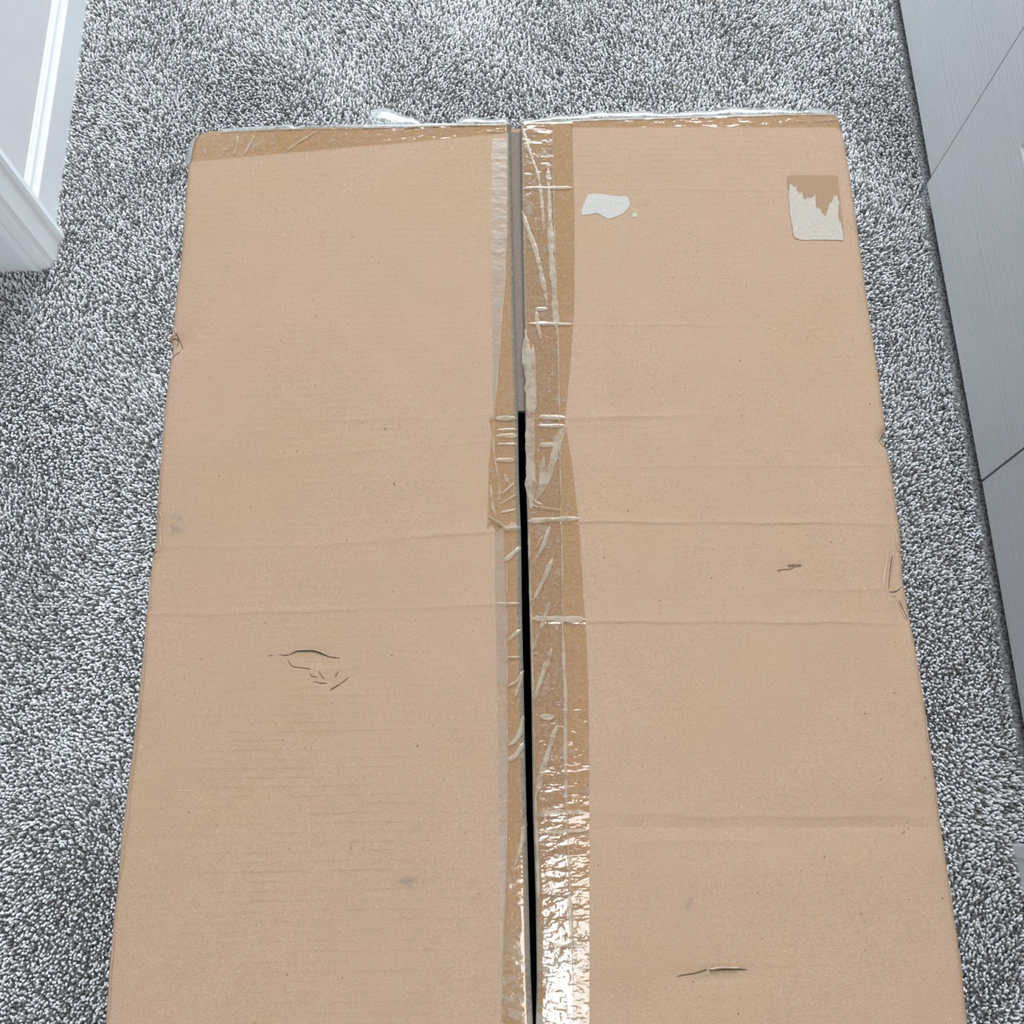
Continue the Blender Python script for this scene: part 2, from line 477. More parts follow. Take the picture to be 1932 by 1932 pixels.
def flap_z(side, x, y):
    """height of the top surface of a flap"""
    x = np.asarray(x, float); y = np.asarray(y, float)
    cr, dn = (CR_L, DENTS_L) if side < 0 else (CR_R, DENTS_R)
    xo = LEFT_OUT(y) if side < 0 else RIGHT_OUT(y)
    xi = GAP_L(y) if side < 0 else GAP_R(y)
    yb = BACK_L(x) if side < 0 else BACK_R(x)
    z = np.full(np.broadcast(x, y).shape, ZB)
    z = z + .0010 * np.sin(x * 9 + _ph[0] + side) * np.sin(y * 6.5 + _ph[1]) + .0004 * np.sin(x * 31 + _ph[2]) * np.sin(y * 23 + _ph[3] + side)
    for x0, y0, x1, y1, h, wf, wn in cr:
        t = (x - x0) / (x1 - x0)
        yc = y0 + (y1 - y0) * t + .0005 * np.sin(x * 70 + h * 9000) + .0003 * np.sin(x * 190)
        d = y - yc
        ends = np.clip(np.minimum(t + .04, 1.04 - t) / .08, 0, 1)
        g = np.where(d > 0, np.exp(-np.clip(d, 0, 1) / wf * 1.3), np.exp(np.clip(d, -1, 0) / wn * 1.3))
        z = z + h * g * ends * (.75 + .25 * np.sin(x * 40 + h * 5000))
    for (cx, cy), rx, ry, dep in dn:
        z = z + dep * np.exp(-(((x - cx) / rx) ** 2 + ((y - cy) / ry) ** 2))
    def rnd(d, r): 
        q = np.clip(d, 0, r)
        return r - np.sqrt(np.maximum(r * r - (r - q) ** 2, 0))
    so = np.abs(xo - x)
    r = .0065
    q = np.clip(so, 0, r)
    z = z - (r - np.sqrt(np.maximum(r * r - (r - q) ** 2, 0)))
    # a softer shoulder where the fold has been crushed
    z = z - .0022 * np.exp(-so / .006) * (1 + .5 * np.sin(y * 27 + side))
    si = np.abs(x - xi)
    ri = .0042 if side < 0 else .0018
    q = np.clip(si, 0, ri)
    z = z - (ri - np.sqrt(np.maximum(ri * ri - (ri - q) ** 2, 0)))
    sb = np.clip(yb - y, 0, 1)
    rb = .004
    q = np.clip(sb, 0, rb)
    z = z - (rb - np.sqrt(np.maximum(rb * rb - (rb - q) ** 2, 0)))
    return z

xs_mid = (LEFT_OUT(.3) + RIGHT_OUT(.3)) / 2
BASE = (float(xs_mid), .24, 0.0)
box = bpy.data.objects.new('cardboard_box', None)
box.location = BASE
box.empty_display_size = .1
link(box)
tag(box, 'large worn brown cardboard box sealed with clear tape, standing on grey carpet', 'box')

def y_rows(y0, y1, cr, step=.0048):
    r = list(np.arange(y0, y1, step)) + [y1]
    for c in cr:
        lo, hi = min(c[1], c[3]) - .003, max(c[1], c[3]) + .004
        r += list(np.arange(lo, hi, .0009))
    r = sorted(v for v in r if y0 <= v <= y1)
    out = [r[0]]
    for v in r[1:]:
        if v - out[-1] > .0006: out.append(v)
    out[-1] = y1
    return np.array(out)

def gauss(x, y, c, sx, sy):
    return np.exp(-(((x - c[0]) / sx) ** 2 + ((y - c[1]) / sy) ** 2))

def build_flap(side):
    out_f, in_f, back_f = (LEFT_OUT, GAP_L, BACK_L) if side < 0 else (RIGHT_OUT, GAP_R, BACK_R)
    cr = CR_L if side < 0 else CR_R
    yb_max = float(back_f(out_f(.6)))
    rows = y_rows(Y_NEAR, yb_max, cr)
    t = (rows - Y_NEAR) / (yb_max - Y_NEAR)
    t = np.unique(np.concatenate([t, 1 - np.array([.0003, .0008, .0014, .002, .0028, .0036, .0045, .006, .008, .012, .016, .02]) ]))
    w = .33
    s = np.concatenate([np.array([0, .0003, .0008, .0014, .002, .0028, .0040, .006]) / w, np.linspace(.012 / w, 1 - .012 / w, 66),
                        1 - np.array([.0095, .0075, .006, .0048, .0036, .0026, .0017, .0009, .0004, 0.0]) / w])
    S, T = np.meshgrid(s, t)
    Y = Y_NEAR + T * (yb_max - Y_NEAR)
    for _ in range(3):
        X = in_f(Y) + (out_f(Y) - in_f(Y)) * S
        Y = Y_NEAR + T * (back_f(X) - Y_NEAR)
    X = in_f(Y) + (out_f(Y) - in_f(Y)) * S
    Z = flap_z(side, X, Y)
    nr, nc = X.shape
    top = np.stack([X, Y, Z], -1).reshape(-1, 3)
    th = .0052
    bot = np.stack([X, Y, np.minimum(Z, ZB + .001) - th], -1).reshape(-1, 3)
    V = np.concatenate([top, bot]) - np.array(BASE)
    N = nr * nc
    idx = np.arange(N).reshape(nr, nc)
    a, b, c, d = idx[:-1, :-1], idx[:-1, 1:], idx[1:, 1:], idx[1:, :-1]
    q = np.stack([a, b, c, d], -1).reshape(-1, 4)
    if side < 0: q = q[:, ::-1]
    ring = np.concatenate([idx[0, :], idx[1:, -1], idx[-1, -2::-1], idx[-2:0:-1, 0]])
    nx = np.roll(ring, -1)
    sk = np.stack([ring, ring + N, nx + N, nx], -1)
    if side < 0: sk = sk[:, ::-1]
    Fq = np.concatenate([q, q[:, ::-1] + N, sk])
    me = bpy.data.meshes.new('top_flap')
    me.from_pydata(V.tolist(), [], Fq.tolist())
    sm = np.ones(len(Fq), bool); sm[2 * len(q):] = False
    me.polygons.foreach_set('use_smooth', sm)
    me.materials.append(M_CARD); me.materials.append(M_EDGE)
    mi = np.zeros(len(Fq), np.int32)
    # cut edge along the seam, wrapped by the slit tape
    inner = np.zeros((nr - 1, nc - 1), bool); inner[:, :(6 if side < 0 else 3)] = True
    mi[:len(q)] = inner.reshape(-1)
    mi[2 * len(q):][np.isin(ring, idx[:, 0])] = 1
    me.polygons.foreach_set('material_index', mi)
    x, y = top[:, 0], top[:, 1]
    fl = np.zeros(N) + .05; dt = np.zeros(N)
    P = lambda a, b: at(a, b, ZB)
    if side < 0:
        for c, sx, sy, k in ((P(600, 1560), .10, .11, 1.0), (P(560, 1480), .07, .05, .5), (P(640, 1700), .11, .04, .5), (P(600, 830), .06, .05, .75), (P(700, 560), .09, .12, .35), (P(620, 1370), .08, .06, .5), (P(600, 1110), .10, .04, .35), (P(640, 1880), .1, .04, .4)):
            fl += k * gauss(x, y, c, sx, sy)
        for c, sx, sy, k in ((P(335, 985), .0065, .010, .55), (P(327, 1000), .004, .003, .4), (P(942, 449), .0065, .0028, .75), (P(935, 392), .002, .004, .4), (P(960, 788), .011, .0045, .8),
                             (P(775, 1662), .010, .0012, .8), (P(770, 1675), .006, .003, .35), (P(533, 1565), .0012, .006, .5), (P(960, 845), .004, .002, .3)):
            dt += k * gauss(x, y, c, sx, sy)
        for yy in np.arange(288, 600, 13.2):
            dt += (.42 if yy < 470 else .22) * gauss(x, y, P(942, yy), .0062, .0012)
    else:
        for c, sx, sy, k in ((P(1250, 270), .11, .035, .7), (P(1150, 310), .06, .04, .45), (P(1350, 330), .08, .04, .3), (P(1230, 700), .14, .12, .22), (P(1400, 860), .14, .05, .15)):
            fl += k * gauss(x, y, c, sx, sy)
        for c, sx, sy, k in ((P(1215, 384), .0045, .0025, .7), (P(1301, 1703), .0012, .0045, .75), (P(1127, 1860), .0012, .003, .6), (P(1220, 1712), .001, .002, .5), (P(1350, 1845), .022, .0028, .18)):
            dt += k * gauss(x, y, c, sx, sy)
    z2 = np.zeros(N)
    for nme, arr in (('flute', fl), ('dirt', dt)):
        at_ = me.attributes.new(nme, 'FLOAT', 'POINT')
        at_.data.foreach_set('value', np.concatenate([np.clip(arr, 0, 1), z2]).astype(np.float32))
    o = link(bpy.data.objects.new('top_flap', me), box)
    return o
fL = build_flap(-1)
fR = build_flap(1)
fL['label'] = 'left top flap of the box with dusty flute lines'
fR['label'] = 'right top flap of the box with torn paper patches and creases'

# body under the flaps
def body_outline(off):
    ys = np.linspace(Y_NEAR, float(BACK_L(LEFT_OUT(.6))) - .012, 60)
    yr = np.linspace(Y_NEAR, float(BACK_R(RIGHT_OUT(.6))) - .012, 60)
    L = [(float(LEFT_OUT(y)) + off, float(y) + (off if i == 0 else 0)) for i, y in enumerate(ys)]
    R = [(float(RIGHT_OUT(y)) - off, float(y) + (off if i == 0 else 0)) for i, y in enumerate(yr)]
    bl = [(float(x), float(BACK_L(x)) - off) for x in np.linspace(L[-1][0] + .014, -.01, 12)]
    br = [(float(x), float(BACK_R(x)) - off) for x in np.linspace(.01, R[-1][0] - .014, 12)]
    return L + bl + br + R[::-1]
o1, o2 = body_outline(.0008), body_outline(.0062)
n = len(o1)
ztop = ZB - .0118
bv = [(x, y, 0.0) for x, y in o1] + [(x, y, ztop) for x, y in o1] + [(x, y, ztop) for x, y in o2] + [(x, y, .006) for x, y in o2]
bf = []
for k in range(3):
    bf += [(k * n + i, k * n + (i + 1) % n, (k + 1) * n + (i + 1) % n, (k + 1) * n + i) for i in range(n)]
bf += [tuple(range(n))[::-1], tuple(range(3 * n, 4 * n))]
body = mesh_obj('body', bv, bf, M_CARD_PLAIN, box, base=BASE)
recalc(body)

# inner end flap seen through the far part of the seam
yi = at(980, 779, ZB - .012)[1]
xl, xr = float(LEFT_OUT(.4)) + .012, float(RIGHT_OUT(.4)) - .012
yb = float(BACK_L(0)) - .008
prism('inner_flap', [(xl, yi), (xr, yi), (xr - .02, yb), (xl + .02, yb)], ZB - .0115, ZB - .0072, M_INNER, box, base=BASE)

# ---------------------------------------------------------------- tapes, on the board
def side_of(x): return -1 if x < .006 else 1
def strip(name, left, right, y0, y1, side, mat, lift, cols=10, torn0=0, torn1=0):
    rows = y_rows(y0, y1, CR_L if side < 0 else CR_R, .003)
    u = np.linspace(0, 1, cols)
    U, Yr = np.meshgrid(u, rows)
    Y = Yr.copy()
    if torn0 or torn1:
        wob = np.interp(U, np.linspace(0, 1, 9), rng.uniform(-1, 1, 9))
        t = (Yr - y0) / (y1 - y0)
        Y = Yr + torn0 * wob * np.clip(1 - t * 12, 0, 1) + torn1 * wob * np.clip(1 - (1 - t) * 12, 0, 1)
    X = left(Y) + (right(Y) - left(Y)) * U
    Z = flap_z(side, X, Y) + lift
    V = (np.stack([X, Y, Z], -1).reshape(-1, 3) - np.array(BASE)).tolist()
    nr, nc = X.shape
    idx = np.arange(nr * nc).reshape(nr, nc)
    Q = np.stack([idx[:-1, :-1], idx[:-1, 1:], idx[1:, 1:], idx[1:, :-1]], -1).reshape(-1, 4).tolist()
    me = bpy.data.meshes.new(name)
    me.from_pydata(V, [], Q)
    me.polygons.foreach_set('use_smooth', [True] * len(Q))
    me.materials.append(mat)
    return link(bpy.data.objects.new(name, me), box)
def row_y(px, py): return at(px, py, ZB)[1]
inR = lambda y: GAP_R(y) + .0004
inL = lambda y: GAP_L(y) - .0008
A_R = curve([(1080, 225), (1081, 300), (1084, 400), (1084, 500), (1083.5, 580), (1081.5, 617), (1075, 700), (1067, 788)], ZB)
B_R = curve([(1066, 795), (1069, 812), (1079.5, 876), (1088, 949), (1094, 1007), (1102, 1143), (1105, 1173), (1109.5, 1267), (1111.5, 1378), (1111.5, 1523), (1112, 1700), (1111.5, 1932)], ZB)
C_R = curve([(1042, 225), (1047, 480), (1053.5, 650), (1055, 790), (1058, 950), (1061, 1081), (1061, 1190), (1066, 1316), (1068, 1523), (1071, 1589), (1079, 1768), (1081, 1858), (1082, 1932)], ZB)
L_OUT1 = curve([(930, 245), (927, 300), (927, 560), (929, 640), (930, 700), (931, 793)], ZB)
L_IN1 = curve([(957.5, 245), (957, 431), (953, 535), (947, 607), (943, 669), (936.6, 742), (932, 793)], ZB)
L_OUT2 = curve([(922, 785), (928, 818), (925, 850), (922, 878), (921, 930), (920, 970)], ZB)
L_OUT3 = curve([(933, 985), (934.5, 1143), (937, 1250), (940.7, 1523), (941.6, 1679), (944, 1835), (945, 1932)], ZB)
L_IN3 = curve([(950, 1000), (955, 1143), (956.5, 1250), (957, 1523), (956, 1567), (951.7, 1701), (948, 1790), (946, 1902), (945.5, 1932)], ZB)

tA = strip('packing_tape', inR, A_R, row_y(1030, 788), row_y(1030, 226), 1, M_TAPE_WET, .0004, 14)
tB = strip('packing_tape', inR, B_R, Y_NEAR, row_y(1030, 790), 1, M_TAPE_NEAR, .0004, 14, torn1=.004)
tC = strip('packing_tape', inR, C_R, Y_NEAR, row_y(1030, 226), 1, M_TAPE_OVER, .0008, 12)
tD = strip('packing_tape', L_OUT1, L_IN1, row_y(940, 793), row_y(940, 262), -1, M_TAPE_DUSTY, .0004, 6)
tE = strip('packing_tape', L_IN1, inL, row_y(955, 793), row_y(955, 232), -1, M_TAPE_WET, .0004, 10)
tF = strip('packing_tape', L_OUT2, inL, row_y(945, 992), row_y(945, 787), -1, M_TAPE_WET, .0005, 12, torn0=.006, torn1=.003)
tG = strip('packing_tape', L_OUT3, L_IN3, Y_NEAR, row_y(940, 987), -1, M_TAPE_DUSTY, .0004, 6)
tH = strip('packing_tape', L_IN3, inL, Y_NEAR, row_y(960, 1000), -1, M_TAPE_LEFT, .0004, 10)
for t_, lab in ((tA, 'clear tape right of the seam at the far end'), (tB, 'clear tape right of the seam with bubbles at the near end'), (tC, 'second narrow layer of clear tape right of the seam'),
                (tD, 'dusty loose edge of clear tape left of the seam'), (tE, 'clear tape left of the seam at the far end'), (tF, 'short torn clear tape left of the seam'),
                (tG, 'dusty lifted edge of clear tape left of the seam'), (tH, 'clear tape left of the seam at the near end')):
    t_['label'] = lab

def end_tape(px_edge, side, x0, x1, label):
    """tape along the far edge of the box, wrapped over the edge and down the end"""
    e = sorted(at(a, b, ZB) for a, b in px_edge)
    ex = [p[0] for p in e]; ey = [p[1] for p in e]
    xs = np.linspace(x0, x1, 90)
    back = BACK_L(xs) if side < 0 else BACK_R(xs)
    edge = np.interp(xs, ex, ey)
    rows = []
    for k in np.linspace(0, 1, 16):
        y = edge + (back - .0002 - edge) * k
        rows.append(np.stack([xs, y, flap_z(side, xs, y) + .0006], -1))
    for dy, dz in ((.0009, -.008), (.0012, -.02), (.0012, -.05)):
        rows.append(np.stack([xs, back + dy, np.full_like(xs, ZB + dz)], -1))
    G = np.array(rows)
    nr, nc = G.shape[:2]
    idx = np.arange(nr * nc).reshape(nr, nc)
    Q = np.stack([idx[:-1, :-1], idx[:-1, 1:], idx[1:, 1:], idx[1:, :-1]], -1).reshape(-1, 4).tolist()
    me = bpy.data.meshes.new('packing_tape')
    me.from_pydata((G.reshape(-1, 3) - np.array(BASE)).tolist(), [], Q)
    me.polygons.foreach_set('use_smooth', [True] * len(Q))
    me.materials.append(M_TAPE_WET)
    o = link(bpy.data.objects.new('packing_tape', me), box)
    o['label'] = label
    return o
tI = end_tape([(350, 306), (357, 305), (952, 251.5), (966, 250)], -1, float(LEFT_OUT(BACK_L(-.2) - .03)) + .001, float(GAP_L(.6)) - .001, 'slanting clear tape along the far edge of the left flap')
tJ = end_tape([(980, 243), (1080, 241), (1582, 239), (1600, 239)], 1, float(A_R(.65)), float(RIGHT_OUT(BACK_R(.25) - .012)) - .001, 'clear tape along the far edge of the right flap')

def loose_film(parent, pts_px, out, side, bulge=.35):
    """film that stands off the far edge in a small loop; pts_px along the edge, out = how far it stands off (m)"""
    p = sorted(at(a, b, ZB) for a, b in pts_px)
    xs = np.linspace(p[0][0], p[-1][0], max(12, int((p[-1][0] - p[0][0]) / .004)))
    back = BACK_L(xs) if side < 0 else BACK_R(xs)
    t = np.linspace(0, 1, len(xs))
    env = np.minimum(np.clip(t / .1, 0, 1), np.clip((1 - t) / .1, 0, 1)) ** .6
    wob = .75 + .25 * np.sin(xs * 47 + out * 900) + .12 * np.sin(xs * 140)
    o_ = out * env * wob
    z0 = flap_z(side, xs, back - .005) + .001
    rows = []
    for a in np.linspace(0, 1, 11):
        ang = a * math.pi * .72
        rows.append(np.stack([xs, back - .005 + (o_ + .005) * np.sin(min(ang, math.pi / 2)) - max(0, ang - math.pi / 2) * .2 * o_,
                              z0 + .0016 * env * np.sin(ang * 1.2) - .016 * a * a], -1))
    G = np.array(rows)
    nr, nc = G.shape[:2]
    idx = np.arange(nr * nc).reshape(nr, nc)
    Q = np.stack([idx[:-1, :-1], idx[:-1, 1:], idx[1:, 1:], idx[1:, :-1]], -1).reshape(-1, 4).tolist()
    me = bpy.data.meshes.new('loose_film')
    me.from_pydata((G.reshape(-1, 3) - np.array(BASE)).tolist(), [], Q)
    me.polygons.foreach_set('use_smooth', [True] * len(Q))
    me.materials.append(M_FILM)
    return link(bpy.data.objects.new('loose_film', me), parent)
loose_film(tJ, [(984, 226), (1590, 209)], .0100, 1)
loose_film(tI, [(686, 234), (796, 232)], .0230, -1)
loose_film(tI, [(860, 231), (965, 229)], .0130, -1)
loose_film(tI, [(420, 242), (560, 237)], .0050, -1)
loose_film(tI, [(540, 238), (880, 230)], .0030, -1)
# film folded over the far left corner
cpx = [(371, 250), (360, 266), (356, 285), (352, 306)]
cv, cf = [], []
for i, (a, b) in enumerate(cpx):
    x, y = at(a, b, ZB)
    for k, (dx, dz) in enumerate(((.004, .0002), (-.001, -.003), (-.0075 * (1 if 0 < i < 3 else .35), -.012), (-.005, -.035))):
        cv.append((x + dx, y, ZB + dz))
for i in range(3):
    for k in range(3):
        cf.append((i * 4 + k, i * 4 + k + 1, i * 4 + k + 5, i * 4 + k + 4))
mesh_obj('loose_film', cv, cf, M_FILM, tI, True, BASE)

TAPER = .10
def ribbons(name, items, mat, parent, lift, height, up=None):
    """raised wrinkles: tent-shaped ribbons along pixel polylines, tapering at the ends"""
    for pts, w in items:
        V, Fc = [], []
        p = np.array([at(a, b, ZB) for a, b in pts])
        seg = np.hypot(*np.diff(p, axis=0).T)
        cum = np.concatenate([[0], np.cumsum(seg)])
        nS = max(6, int(cum[-1] / .0022))
        tt = np.linspace(0, cum[-1], nS)
        q = np.stack([np.interp(tt, cum, p[:, 0]), np.interp(tt, cum, p[:, 1])], -1)
        for _ in range(2):
            q[1:-1] = (q[:-2] + 2 * q[1:-1] + q[2:]) / 4
        tan = np.gradient(q, axis=0)
        tan /= np.maximum(np.hypot(tan[:, 0], tan[:, 1]), 1e-9)[:, None]
        nrm = np.stack([-tan[:, 1], tan[:, 0]], -1)
        u = tt / cum[-1]
        tap = np.minimum(np.clip(u / TAPER, .3, 1), np.clip((1 - u) / TAPER, .3, 1))
        jag = rng.normal(0, .13, nS); jag = np.convolve(jag, [.25, .5, .25], 'same')
        half = w * .00045 / 2 * tap * (1 + jag) * (.9 + .12 * np.sin(tt * 150 + w * 7) + .08 * np.sin(tt * 390 + w * 3))
        base = len(V)
        for k, (o, h) in enumerate(((-1, 0), (-.45, .75), (0, 1), (.45, .7), (1, 0))):
            xy = q + nrm * (half * o)[:, None]
            sd = -1 if np.mean(q[:, 0]) < (GAP_L(np.mean(q[:, 1])) + GAP_R(np.mean(q[:, 1]))) / 2 else 1
            z = flap_z(sd, xy[:, 0], xy[:, 1]) + lift + height * h * tap
            for i in range(nS): V.append((xy[i, 0], xy[i, 1], z[i]))
        for k in range(4):
            for i in range(nS - 1):
                a = base + k * nS + i
                Fc.append((a, a + nS, a + nS + 1, a + 1))
        mesh_obj(name, V, Fc, mat, parent, True, BASE)

ribbons('wrinkle', [([(985, 240), (1000, 290), (1013, 325), (1019, 350)], 7), ([(1018, 345), (1023, 390), (1026, 437)], 8), ([(1034, 318), (1036, 370), (1038, 420)], 9),
    ([(1037, 400), (1040, 480), (1045, 540), (1048, 590), (1051, 632)], 14), ([(985, 398), (995, 430), (1010, 470), (1022, 520), (1030, 560), (1032, 577)], 11),
    ([(986, 357), (1080, 355)], 9), ([(995, 610), (1080, 612)], 6), ([(1012, 585), (1013, 605), (1021, 642)], 8), ([(1010, 583), (1033, 583)], 9), ([(1014, 610), (1036, 611)], 11)], M_WRINKLE, tA, .0010, .00028)
ribbons('wrinkle', [([(1018, 787), (1067, 788)], 11), ([(1015, 803), (1066, 803)], 7), ([(1068, 803), (1052, 830), (1044, 870), (1022, 920), (1010, 945)], 17), ([(1018, 840), (1046, 838)], 11),
    ([(1026, 862), (1021, 900), (1017, 930)], 8), ([(998, 925), (1010, 948), (1024, 952)], 5), ([(996, 983), (1020, 981), (1093, 978)], 11), ([(1003, 1167), (1040, 1167), (1105, 1169)], 12),
    ([(1018, 1352), (1046, 1353)], 10), ([(1010, 1538), (1050, 1532), (1105, 1532)], 10), ([(1020, 1571), (1110, 1566)], 7), ([(1015, 1783), (1110, 1785)], 5), ([(1085, 1852), (1110, 1858)], 4)], M_WRINKLE, tB, .0010, .00028)
ribbons('wrinkle', [([(991, 622), (996, 690), (1003, 760), (1000, 810), (1001, 880), (1002, 960)], 22), ([(1005, 650), (1008, 700), (1008, 780)], 9), ([(1037, 993), (1025, 1030), (1005, 1068)], 9),
    ([(1043, 1053), (1030, 1085), (1007, 1132)], 9), ([(1037, 1135), (1028, 1165), (1005, 1228)], 8), ([(1041, 1223), (1030, 1255), (1007, 1322)], 9), ([(1051, 1368), (1040, 1400), (1025, 1450), (1011, 1502)], 11),
    ([(998, 953), (1058, 962)], 3), ([(997, 990), (1000, 1100), (1003, 1200), (1006, 1330)], 5), ([(1024, 1010), (1012, 1035)], 4),
    ([(1042, 230), (1047, 480), (1053, 650), (1055, 790), (1058, 950), (1061, 1081), (1061, 1190), (1066, 1316), (1068, 1523), (1071, 1589), (1079, 1768), (1081, 1858), (1082, 1930)], 3.5),
    ([(1062, 1190), (1064, 1260), (1067, 1316), (1066, 1420), (1068, 1520)], 8), ([(1074, 1690), (1078, 1768), (1079, 1800)], 9), ([(1010, 1500), (1014, 1600), (1016, 1700)], 6)], M_WRINKLE, tC, .0012, .0007)
ribbons('wrinkle', [([(956.5, 250), (956, 431), (952.5, 535), (946.5, 607), (942.5, 669), (936, 742), (932, 793)], 3)], M_WRINKLE, tD, .0007, .0004)
ribbons('wrinkle', [([(935, 790), (976, 789)], 10), ([(937, 812), (976, 810)], 6), ([(937, 823), (976, 822)], 9), ([(938, 838), (976, 838)], 5), ([(935, 868), (970, 868)], 9), ([(947, 932), (971, 911)], 4),
    ([(945, 951), (973, 934)], 4), ([(943, 968), (973, 961)], 4), ([(931, 797), (931, 853), (938.7, 895), (943, 928), (940, 960)], 4), ([(926, 915), (928, 950), (934, 975)], 6), ([(952, 895), (958, 910)], 8)], M_WRINKLE, tF, .0010, .00028)
ribbons('wrinkle', [([(921, 974), (932, 982), (949, 990), (951, 998), (983, 995)], 5)], M_WRINKLE, tG, .0012, .0016)
ribbons('wrinkle', [([(951, 1060), (983, 1032)], 10), ([(936, 1139), (983, 1139)], 5), ([(957, 1210), (983, 1188)], 9), ([(957, 1295), (976, 1287), (988, 1264)], 6), ([(972, 1315), (987, 1272)], 7),
    ([(988, 1350), (982, 1382), (972, 1399), (957, 1408)], 9), ([(988, 1402), (972, 1428), (957, 1435)], 9), ([(992, 1543), (985, 1589), (972, 1633)], 9), ([(956, 1010), (956.5, 1250), (957.5, 1500), (956, 1567), (952, 1701), (948, 1790), (946, 1902)], 3), ([(958, 1240), (982, 1240)], 5)], M_WRINKLE, tH, .0010, .0007)
ribbons('wrinkle', [([(387, 282), (389, 301)], 4), ([(449, 256), (446, 280), (441, 294)], 4), ([(481, 256), (470, 276), (461, 293)], 5), ([(599, 247), (565, 268), (543, 284)], 5),
    ([(755, 247), (765, 240), (800, 237), (870, 236), (955, 238)], 6), ([(921, 249), (951, 249)], 3)], M_WRINKLE, tI, .0009, .0006)
ribbons('wrinkle', [([(1500, 228), (1540, 229), (1580, 224)], 3), ([(1524, 228), (1530, 238)], 3), ([(1562, 226), (1566, 236)], 3)], M_WRINKLE, tJ, .0009, .0006)

# ---------------------------------------------------------------- paper remains and tears
def sheet(name, px, mat, lift, parent=box, label=None):
    P = [at(a, b, ZB) for a, b in px]
    c = np.mean(np.array(P), axis=0)
    sd = 1 if c[0] > .01 else -1
    zc = float(np.max(flap_z(sd, np.array([p[0] for p in P]), np.array([p[1] for p in P])))) + lift
    v = [(p[0], p[1], zc) for p in P] + [(p[0], p[1], zc - .0012) for p in P]
    m = len(P)
    f = [tuple(range(m)), tuple(range(m, 2 * m))[::-1]] + [(i, (i + 1) % m, (i + 1) % m + m, i + m) for i in range(m)]
    o = mesh_obj(name, v, f, mat, parent, base=BASE)
    recalc(o)
    if label: o['label'] = label
    return o
def zoomed(pts, ox, oy, k): return [(ox + a / k, oy + b / k) for a, b in pts]
def densify(pts, j, k=3):
    out = []
    for i in range(len(pts)):
        a, b = pts[i], pts[(i + 1) % len(pts)]
        for q in range(k):
            t = q / k
            out.append((a[0] + (b[0] - a[0]) * t + random.uniform(-j, j), a[1] + (b[1] - a[1]) * t + random.uniform(-j, j)))
    return out
res = zoomed([(1305, 345), (1308, 330), (1320, 325), (1590, 326), (1605, 331), (1612, 345), (1650, 690), (1648, 716), (1630, 722), (1360, 716), (1343, 708), (1336, 690)], 1080, 230, 3.22)
lab_o = sheet('sticker_residue', res, M_RESIDUE, .0002, label='brown glue patch left by a peeled sticker')
torn = zoomed([(1312, 430), (1318, 392), (1330, 378), (1345, 402), (1360, 390), (1365, 425), (1380, 440), (1395, 425), (1402, 470), (1415, 476), (1425, 460), (1445, 466), (1462, 455), (1475, 438), (1480, 520),
               (1505, 530), (1515, 556), (1535, 577), (1548, 545), (1560, 500), (1580, 480), (1590, 455), (1610, 450), (1612, 480), (1622, 490), (1612, 560), (1618, 600), (1632, 617), (1645, 690), (1642, 722),
               (1600, 721), (1500, 717), (1430, 722), (1380, 716), (1347, 704), (1335, 640), (1320, 560)], 1080, 230, 3.22)
sheet('torn_paper', densify(torn, .7), M_PAPER, .0005, lab_o, 'jagged whitish paper left on the glue patch')
pat = zoomed([(95, 440), (150, 435), (200, 442), (260, 450), (335, 455), (345, 480), (350, 500), (330, 535), (300, 560), (270, 575), (220, 590), (190, 575), (150, 555), (110, 560), (55, 568), (52, 545), (70, 500), (85, 465)], 1080, 230, 3.22)
sheet('torn_paper', densify(pat, .8, 4), M_PAPER2, .0003, label='small torn white paper patch beside the tape')
sheet('torn_paper', densify(zoomed([(368, 552), (388, 553), (396, 566), (385, 580), (366, 578)], 1080, 230, 3.22), .4), M_PAPER2, .0003, label='tiny white paper fleck')

